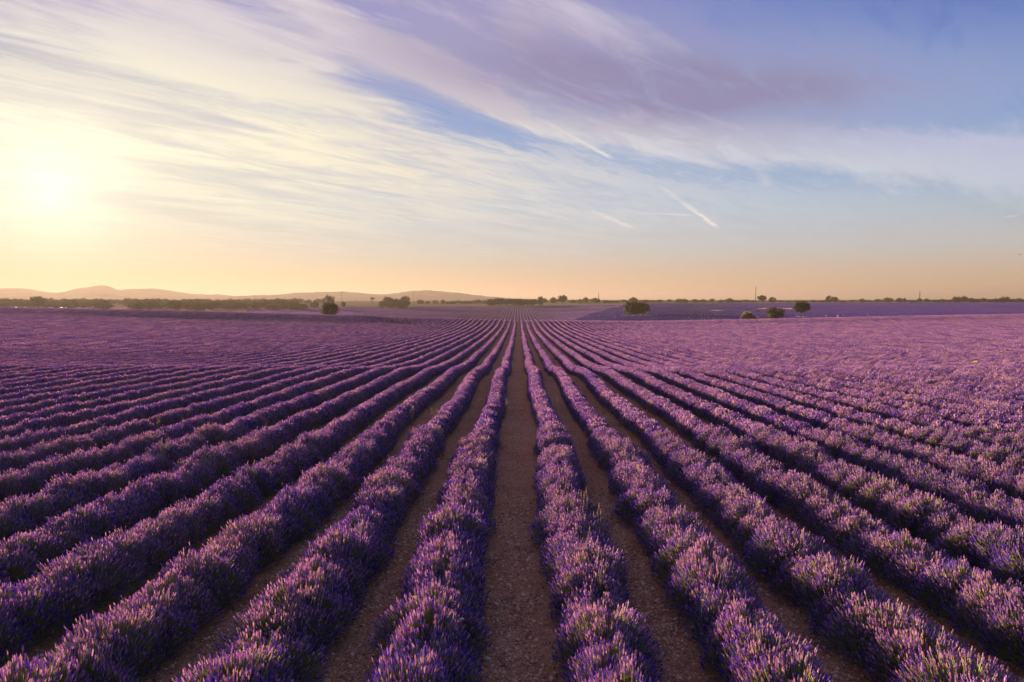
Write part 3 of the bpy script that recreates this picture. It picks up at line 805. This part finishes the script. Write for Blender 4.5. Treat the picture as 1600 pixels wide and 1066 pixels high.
def bank(xpx, d, rx, ry, hh, label, seed, tufts=500):
    x, y = at(xpx, d); r = np.random.default_rng(seed)
    n = 20; V = []; F = []
    for i in range(n + 1):
        for j in range(n + 1):
            a, b = i / n * 2 - 1, j / n * 2 - 1
            q = math.hypot(a, b); k_ = max(abs(a), abs(b), 1e-6) / max(q, 1e-6)
            a2, b2 = a * k_, b * k_; q2 = math.hypot(a2, b2)
            wx = 1 + .15 * math.sin(3 * math.atan2(b2, a2) + seed)
            px_, py_ = x + a2 * rx * wx, y + b2 * ry * wx
            V.append((px_ - x, py_ - y, gz(px_, py_) + hh * (1 - q2 ** 2) * (1 + .35 * math.sin(5 * a2 + seed) * math.sin(4 * b2)) - .12 * q2 + .04))
    F = [(i * (n + 1) + j, (i + 1) * (n + 1) + j, (i + 1) * (n + 1) + j + 1, i * (n + 1) + j + 1) for i in range(n) for j in range(n)]
    e = empty('dry_bank', (x, y, 0)); tag(e, label, 'dry grass')
    obj('bare_earth', mesh('bare_earth', V, np.array(F), DRYG, smooth=True), e)
    th = r.uniform(0, 6.28, tufts); q = np.sqrt(r.uniform(0, .95, tufts))
    tx, ty = np.cos(th) * q * rx, np.sin(th) * q * ry
    tz = ground(x + tx, y + ty) + hh * (1 - q ** 2) * .95
    lv = np.array([[-.5, 0, 0], [.5, 0, 0], [.1, 0, 1.], [-.1, .0, 1.]]); lf = np.array([[0, 1, 2, 3]])
    V, F = spread(lv, lf, frames(np.c_[r.normal(0, .3, tufts), r.normal(0, .3, tufts), np.ones(tufts)]), np.c_[tx, ty, tz], np.c_[r.uniform(.1, .3, tufts), np.ones(tufts), r.uniform(.15, .5, tufts)])
    tag(obj('grass_blades', mesh('grass_blades', V, F, DRY, np.repeat(r.uniform(0, 1, tufts), 4)), e), kind='stuff')
    return e
bank(1178, 294, 8.5, 4, .55, 'pale dry grassy bank under the olive shrub', 2, 900)
bank(1250, 345, 6, 5, .05, 'ring of dry grass round the foot of the rightmost near oak', 3, 500)
bank(994, 398, 9, 7, .05, 'dry grass round the foot of the broad two-lobed oak', 4, 600)
bank(1196, 560, 7, 9, 1.1, 'tan earth mound in the violet field behind the near oaks', 5, 300)
bank(1222, 575, 14, 14, .4, 'strip of dry grass right of the tan earth mound', 6, 1500)
bank(1118, 525, 5, 4, .1, 'faint dry patch in the middle of the violet field', 7, 400)
x, y = at(1169, 289)
e = empty('broom_shrub', (x, y, gz(x, y))); tag(e, 'olive green shrub lit by the sun at the edge of the pink field', 'shrub')
tag(obj('foliage', leaf_clump(9, 5200, 3.7, 2.6, 3.1, .34, SHRUB, 'foliage'), e), kind='stuff')
mb = MB()
for i in range(8):
    t = i * .785; mb.tube([(0, 0, -.1), (.5 * math.cos(t), .5 * math.sin(t), .7), (1.6 * math.cos(t), 1.3 * math.sin(t), 1.7)], [.09, .06, .02], 5)
obj('stems', mb.mesh('stems', BARK), e)

# ------------------------------------------------------------------ masts, cars, visitors, birds
def mast(xpx, top, d, label, lattice):
    x, y = at(xpx, d); z = gz(x, y); hgt = CAMZ + (HY - top) * d / FPX - z
    e = empty('mast', (x, y, z)); tag(e, label, 'mast')
    mb = MB(); w = .55 if lattice else .28
    if lattice:
        for a in range(3):
            t = a * 2.094
            mb.tube([(w * math.cos(t), w * math.sin(t), -.3), (w * .8 * math.cos(t), w * .8 * math.sin(t), hgt * .9), (.1 * math.cos(t), .1 * math.sin(t), hgt * .94)], [.16, .13, .08], 5)
        for i in range(int(hgt / 1.6)):
            zz_ = i * 1.6
            for a in range(3):
                t, t2 = a * 2.094, (a + 1) * 2.094
                mb.tube([(w * .9 * math.cos(t), w * .9 * math.sin(t), zz_), (w * .9 * math.cos(t2), w * .9 * math.sin(t2), zz_ + 1.6)], [.05, .05], 4)
    else:
        mb.tube([(0, 0, -.3), (0, 0, hgt * .6), (0, 0, hgt)], [w, w * .8, w * .55], 8)
    obj('shaft', mb.mesh('shaft', STEEL), e)
    mb = MB()
    if lattice:
        mb.tube([(0, 0, hgt * .93), (0, 0, hgt)], [.12, .08], 5)
    else:
        mb.tube([(-1.6, 0, hgt * .92), (1.6, 0, hgt * .92)], [.12, .12], 5)
        for s in (-1.4, 0, 1.4): mb.tube([(s, 0, hgt * .92), (s, 0, hgt * .92 + .5)], [.09, .09], 5)
    obj('antenna' if lattice else 'crossarm', mb.mesh('head', STEEL), e)
mast(1179, 447, 1000, 'tallest thin lattice mast on the skyline, right of centre', True)
mast(1433, 454.5, 1000, 'short thin mast on the skyline towards the right edge', True)
mast(935, 456.5, 1000, 'small mast on the skyline right of the central grove', True)
mast(534, 456, 800, 'utility pole right of the lone round oak', False)
mast(646, 458, 850, 'utility pole right of the oak clump before the right hill', False)
mast(398, 463, 850, 'utility pole above the wood, leftmost of the poles', False)

def car(xpx, d, rz, label):
    x, y = at(xpx, d)
    e = empty('parked_car', (x, y, gz(x, y)), rz); tag(e, label, 'car', 'white cars parked by the left wood')
    body = MB(); body.prism([(-2.1, .35), (-2.15, .75), (-2.0, .95), (-.9, 1.02), (.95, 1.0), (1.9, .88), (2.12, .65), (2.1, .32)], -.86, .86)
    cab = MB(); cab.prism([(-1.85, .98), (-1.55, 1.44), (-.2, 1.5), (.45, 1.42), (1.0, .99)], -.72, .72)
    gl = MB(); gl.prism([(-1.6, 1.03), (-1.42, 1.36), (-.2, 1.41), (.38, 1.35), (.80, 1.03)], -.735, .735)
    obj('body', body.mesh('body', WHITE), e); obj('cabin', cab.mesh('cabin', WHITE), e); obj('side_windows', gl.mesh('side_windows', GLASS), e)
    for wx in (-1.3, 1.3):
        for wy in (-.78, .78):
            w_ = MB(); w_.tube([(wx, wy - .1, .32), (wx, wy + .1, .32)], [.32, .32], 12)
            obj('wheel', w_.mesh('wheel', RUBBER), e)
for xp_, d, rz, lab in ((20, 655, .2, 'white car parked at the wood edge, leftmost of the cars'), (38, 650, 1.3, 'white car under the big domed oak, second from the left'), (76, 655, .1, 'white car just left of the bright cluster of cars'), (92, 648, .15, 'white car at the left of the bright cluster of cars'),
                        (98, 652, 2.9, 'white car at the right of the bright cluster of cars'), (120, 640, .1, 'white car alone just right of the bright cluster'), (131, 645, 3.1, 'white car, third from the right of the parked cars'), (155, 640, .4, 'white car, second from the right of the parked cars'), (168, 640, 1.2, 'white car, rightmost of the parked cars')):
    car(xp_, d, rz, lab)

def person(xpx, d, rz, label, top, low, step=.12):
    x, y = at(xpx, d)
    e = empty('person', (x, y, gz(x, y)), rz); tag(e, label, 'person', 'visitors in the violet field')
    J = {'pel': (0, 0, .95, .15), 'wai': (0, 0, 1.1, .13), 'che': (0, .01, 1.32, .155), 'nec': (0, .01, 1.48, .06), 'hed': (0, .03, 1.60, .095), 'crn': (0, .03, 1.70, .07)}
    for s, nm in ((-1, 'l'), (1, 'r')):
        J.update({'hip' + nm: (s * .09, 0, .90, .10), 'kne' + nm: (s * .10, s * step * .6, .50, .065), 'ank' + nm: (s * .10, s * step, .09, .045), 'toe' + nm: (s * .11, s * step + .15, .04, .035),
                  'sho' + nm: (s * .19, .01, 1.40, .06), 'elb' + nm: (s * .25, -.02, 1.12, .045), 'wri' + nm: (s * .25, .10, .90, .032), 'hnd' + nm: (s * .24, .15, .82, .03)})
    names = list(J); E = [('pel', 'wai'), ('wai', 'che'), ('che', 'nec'), ('nec', 'hed'), ('hed', 'crn')]
    for nm in 'lr': E += [('pel', 'hip' + nm), ('hip' + nm, 'kne' + nm), ('kne' + nm, 'ank' + nm), ('ank' + nm, 'toe' + nm), ('che', 'sho' + nm), ('sho' + nm, 'elb' + nm), ('elb' + nm, 'wri' + nm), ('wri' + nm, 'hnd' + nm)]
    me = bpy.data.meshes.new('body'); me.from_pydata([J[k][:3] for k in names], [(names.index(a), names.index(b)) for a, b in E], [])
    for mm in (SKIN,): me.materials.append(mm)
    o = obj('body', me, e)
    md = o.modifiers.new('skin', 'SKIN')
    for k, sv in zip(names, me.skin_vertices[0].data): sv.radius = (J[k][3], J[k][3])
    me.skin_vertices[0].data[0].use_root = True
    o.modifiers.new('sub', 'SUBSURF').levels = 1; o.modifiers['sub'].render_levels = 1
    mb = MB(); mb.tube([(0, 0, .86), (0, 0, 1.1), (0, .01, 1.32), (0, .01, 1.47)], [.2, .175, .2, .10], 12)
    for s in (-1, 1): mb.tube([(s * .15, .01, 1.42), (s * .24, -.01, 1.2)], [.085, .07], 8)
    obj('shirt', mb.mesh('shirt', top, smooth=True), e)
    mb = MB()
    for s in (-1, 1): mb.tube([(s * .085, 0, .95), (s * .10, s * step * .6, .50), (s * .10, s * step, .12)], [.125, .092, .075], 10)
    obj('trousers', mb.mesh('trousers', low, smooth=True), e)
    mb = MB(); mb.ball((0, .01, 1.66), (.105, .115, .10)); obj('hair', mb.mesh('hair', HAIR, smooth=True), e)
for xp_, d, rz, lab, tp_, lw in ((1289, 318, .4, 'visitor in pale clothes, leftmost of the tiny figures on the right', CLOTHW, CLOTHD), (1307, 320, 2.6, 'visitor in white, left one of the close pair of figures', CLOTHW, CLOTHW), (1315, 326, 1.2, 'visitor in white top, right one of the close pair of figures', CLOTHW, CLOTHD), (1354, 316, 3.3, 'visitor in white, rightmost and brightest of the tiny figures', CLOTHW, CLOTHW), (370, 262, 1.0, 'visitor in white standing by the left wood edge', CLOTHW, CLOTHW)):
    person(xp_, d, rz, lab, tp_, lw)

def bird(xpx, ypx, d, span, rz, label):
    x, y = at(xpx, d); z = CAMZ + (HY - ypx) * d / FPX
    e = empty('bird', (x, y, z), rz, span); tag(e, label, 'bird')
    mb = MB(); mb.tube([(0, -.30, 0), (0, -.22, .005), (0, -.08, .01), (0, .10, .015), (0, .20, .03), (0, .26, .03), (0, .30, .02)], [.006, .03, .055, .06, .04, .035, .006], 8)
    mb.add([(-.07, -.34, 0), (.07, -.34, 0), (.03, -.18, .01), (-.03, -.18, .01), (0, -.30, .02), (0, -.2, .025)], [(0, 1, 2, 3)], [(0, 4, 1), (3, 5, 2)])
    obj('body', mb.mesh('body', FEATHER, smooth=True), e)
    for s in (-1, 1):
        V = [(s * .03, .10, .03), (s * .03, -.08, .03), (s * .25, .13, .09), (s * .25, -.06, .085), (s * .50, -.02, .05), (s * .46, -.07, .05), (s * .03, .02, .05), (s * .25, .04, .105)]
        Q = [(0, 2, 7, 6), (6, 7, 3, 1), (0, 1, 3, 2)]; T = [(2, 4, 7), (7, 4, 5), (7, 5, 3), (2, 3, 4), (3, 5, 4)]
        w_ = MB(); w_.add(V, Q, T); obj('wing', w_.mesh('wing', FEATHER), e)
bird(1585, 398.5, 190, 1.0, .6, 'dark bird gliding in the sky near the right edge')
bird(1458, 437, 330, .7, 1.0, 'tiny bird low over the right skyline')

# ------------------------------------------------------------------ weeds among the rows
def tuft(seed, n, hgt, spreadr, mat, heads=None):
    r = np.random.default_rng(seed); mb = MB(); tn = []
    for i in range(n):
        a = r.uniform(0, 6.28); l = r.uniform(.6, 1) * hgt; o_ = r.uniform(0, spreadr)
        dx_, dy_ = math.cos(a) * o_, math.sin(a) * o_
        mb.tube([(dx_ * .2, dy_ * .2, 0), (dx_ * .6, dy_ * .6, l * .55), (dx_, dy_, l)], [.004, .0035, .002], 4)
        if heads != 0:
            mb.tube([(dx_, dy_, l - .02), (dx_ * 1.05, dy_ * 1.05, l + .05), (dx_ * 1.1, dy_ * 1.1, l + .13)], [.003, .010, .003], 5)
    k = sum(len(v) for v in mb.V)
    return mb.mesh('stalks', mat, tone=r.uniform(0, 1, k))
TUFTS = [tuft(s, 6, .74, .15, DRY) for s in range(4)]
spots = [(569, 535), (650, 532), (720, 542), (915, 521), (985, 537), (997, 529), (1042, 550), (1081, 526), (1219, 587), (1434, 610), (1352, 642), (1350, 750), (1475, 555), (1446, 541), (240, 660), (177, 550), (117, 622), (134, 546), (295, 519), (87, 587), (643, 645), (679, 648), (688, 678), (916, 798), (935, 812), (791, 632), (868, 624), (465, 528), (532, 545), (1160, 585), (1011, 596), (1265, 560), (255, 515), (352, 531), (450, 512), (60, 540)]
def hit_ground(xpx, ypx, hh):
    d = 6.0
    for _ in range(4000):
        x, y = at(xpx, d)
        if CAMZ - (ypx - HY) * d / FPX <= gz(x, y) + hh: break
        d += .05 if d < 40 else .3
    return x, y
spots.sort()
for i, (sx_, sy_) in enumerate(spots):
    x, y = hit_ground(sx_, sy_, .55)
    e = empty('dry_grass_tuft', (x, y, gz(x, y)), i * 1.3, (.9 + .2 * math.sin(i), .9 + .2 * math.sin(i), .95 + .12 * math.cos(i * 2.1)))
    tag(e, 'straw-coloured dry grass tuft sticking out of the lavender, %s from the left edge' % ('first' if i == 0 else ORD[i]), 'dry grass', 'dry grass tufts among the rows')
    tag(obj('stalks', TUFTS[i % 4], e), kind='stuff')
mb = MB(); rr = random.Random(5)
for i in range(9):
    a = i * .7; mb.tube([(0, 0, 0), (.10 * math.cos(a), .10 * math.sin(a), .5), (.2 * math.cos(a), .2 * math.sin(a), .9)], [.008, .006, .004], 4)
stm = mb.mesh('stems', LF)
x, y = hit_ground(1522, 570, .6)
e = empty('yellow_flower_plant', (x, y, gz(x, y))); tag(e, 'bright yellow flowering weed alone in the right field', 'flower')
obj('stems', stm, e); tag(obj('flowers', leaf_clump(31, 200, .15, .15, .14, .05, YEL, 'flowers'), e, (0, 0, .72)), kind='stuff')
def pale_flower(i, xpx, ypx, label):
    x, y = hit_ground(xpx, ypx, .56)
    e = empty('pale_flower', (x, y, gz(x, y)), i, (1, 1, .82)); tag(e, label, 'flower', 'pale weed flowers in the near rows')
    mb = MB(); mb.tube([(0, 0, .1), (.01, .01, .4), (.0, .02, .68)], [.004, .003, .003], 5)
    obj('stem', mb.mesh('stem', LF), e)
    r = np.random.default_rng(60 + i); mb = MB()
    for ring, (n_, ra, zz_) in enumerate(((9, .026, .68), (6, .015, .69))):
        for j in range(n_):
            a = j * 6.283 / n_ + ring; c_, s_ = math.cos(a), math.sin(a); q = ra * r.uniform(.85, 1.15)
            mb.add([(0, .02, zz_), (q * .6 * c_ - .006 * s_, .02 + q * .6 * s_ + .006 * c_, zz_ + .008), (q * c_, .02 + q * s_, zz_ + .004), (q * .6 * c_ + .006 * s_, .02 + q * .6 * s_ - .006 * c_, zz_ + .008)], [(0, 1, 2, 3)])
    obj('petals', mb.mesh('petals', CREAM), e)
for i, (a, b, lab) in enumerate(((705, 952, 'in the row left of the central path, upper of two'), (722, 981, 'in the row left of the central path, lower of two'), (1014, 822, 'in the second right row, farthest of three'), (1031, 835, 'in the second right row, middle of three'), (1101, 946, 'in the second right row, nearest of three'),
                                 (1230, 850, 'in the third right row, farther of two'), (1245, 897, 'in the third right row, nearer of two'), (1185, 1062, 'at the bottom edge in the second right row'))):
    pale_flower(i, a, b, 'small cream weed flower ' + lab)

# ------------------------------------------------------------------ stones on the bare strips
def stone_mesh(seed, mat, nm):
    r = np.random.default_rng(seed); mb = MB(); mb.ball((0, 0, 0), (1, .8, .55), 7, 4)
    V = mb.V[0]; V *= (1 + r.normal(0, .14, (len(V), 1))); mb.V[0] = V
    return mb.mesh(nm, mat)
GR = [stone_mesh(s, STONE, 'gravel_piece') for s in range(6)]
gx, gy, gs = [], [], []
for k in range(-30, 31):
    xc = (rows_at(k) + rows_at(k + 1)) / 2 if k not in (0, -1) else None
    if k == 0: continue
    xc = -.05 if k == -1 else (rows_at(k) + rows_at(k + 1)) / 2
    hw = .52 if k == -1 else .42
    for (ya, yb, dn, lo, hi) in ((5, 9, 1050, .006, .042), (9, 16, 560, .008, .046), (16, 32, 160, .010, .034), (32, 60, 26, .016, .04)):
        n = int(2 * hw * (yb - ya) * dn)
        yv = rng.uniform(ya, yb, n); xv = xc + rng.normal(0, hw * .55, n)
        kk = (np.abs(xv) < yv * .8 + .5)
        gx.append(xv[kk]); gy.append(yv[kk]); gs.append((lo + (hi - lo) * rng.beta(1.1, 4.5, n))[kk])
gx, gy, gs = map(np.concatenate, (gx, gy, gs)); n = len(gx)
scatter('gravel', np.c_[gx, gy, ground(gx, gy) + gs * .15], np.c_[rng.normal(0, .3, n), rng.normal(0, .3, n), rng.uniform(0, 6.28, n)], np.c_[gs, gs * rng.uniform(.7, 1.2, n), gs], rng.integers(0, 6, n), GR, label='brown gravel and clods strewn on the bare soil strips', cat='gravel')
PS = [stone_mesh(50 + s, PALE, 'stone') for s in range(5)]
groups_ = {'bare central path': [(760, 1046, .042), (836, 986, .038), (840, 1015, .032), (806, 880, .03), (806, 807, .035), (775, 956, .034), (767, 929, .032), (791, 1034, .03)],
           'first soil strip left of the central path': [(531, 981, .045), (614, 857, .05), (589, 866, .04), (585, 951, .032)],
           'first soil strip right of the central path': [(1089, 996, .045), (1062, 979, .036), (1009, 861, .036), (1121, 1055, .032)],
           'second soil strip right of the central path': [(1210, 895, .04), (1191, 972, .03), (1214, 887, .034)]}
for gname, lst in groups_.items():
    for i, (a, b, s) in enumerate(sorted(lst, key=lambda q: -q[1])):
        x, y = hit_ground(a, b, 0)
        o = obj('stone', PS[(i + len(gname)) % 5], None, (x, y, gz(x, y) + s * .3), i * 1.7 + a, (s, s * .9, s))
        tag(o, 'pale stone on the %s, %s from the front' % (gname, 'first' if i == 0 else ORD[i]), 'stone', 'larger pale stones on the soil')

# ------------------------------------------------------------------ haze
m, N = material('haze')
pv = N('ShaderNodeVolumePrincipled', {'Color': (.245, .23, .212, 1), 'Density': .00019, 'Anisotropy': .34})
N('ShaderNodeOutputMaterial', {'Volume': pv.outputs[0]})
x0, x1, y0, y1, z0, z1 = -27000, 27000, -300, 27500, -120, 104
mb = MB(); mb.add([(x, y, z) for z in (z0, z1) for y in (y0, y1) for x in (x0, x1)], [(0, 2, 3, 1), (4, 5, 7, 6), (0, 1, 5, 4), (2, 6, 7, 3), (0, 4, 6, 2), (1, 3, 7, 5)])
tag(obj('haze', mb.mesh('haze', m)), 'thin golden evening haze over the far fields and hills', 'haze', kind='stuff')
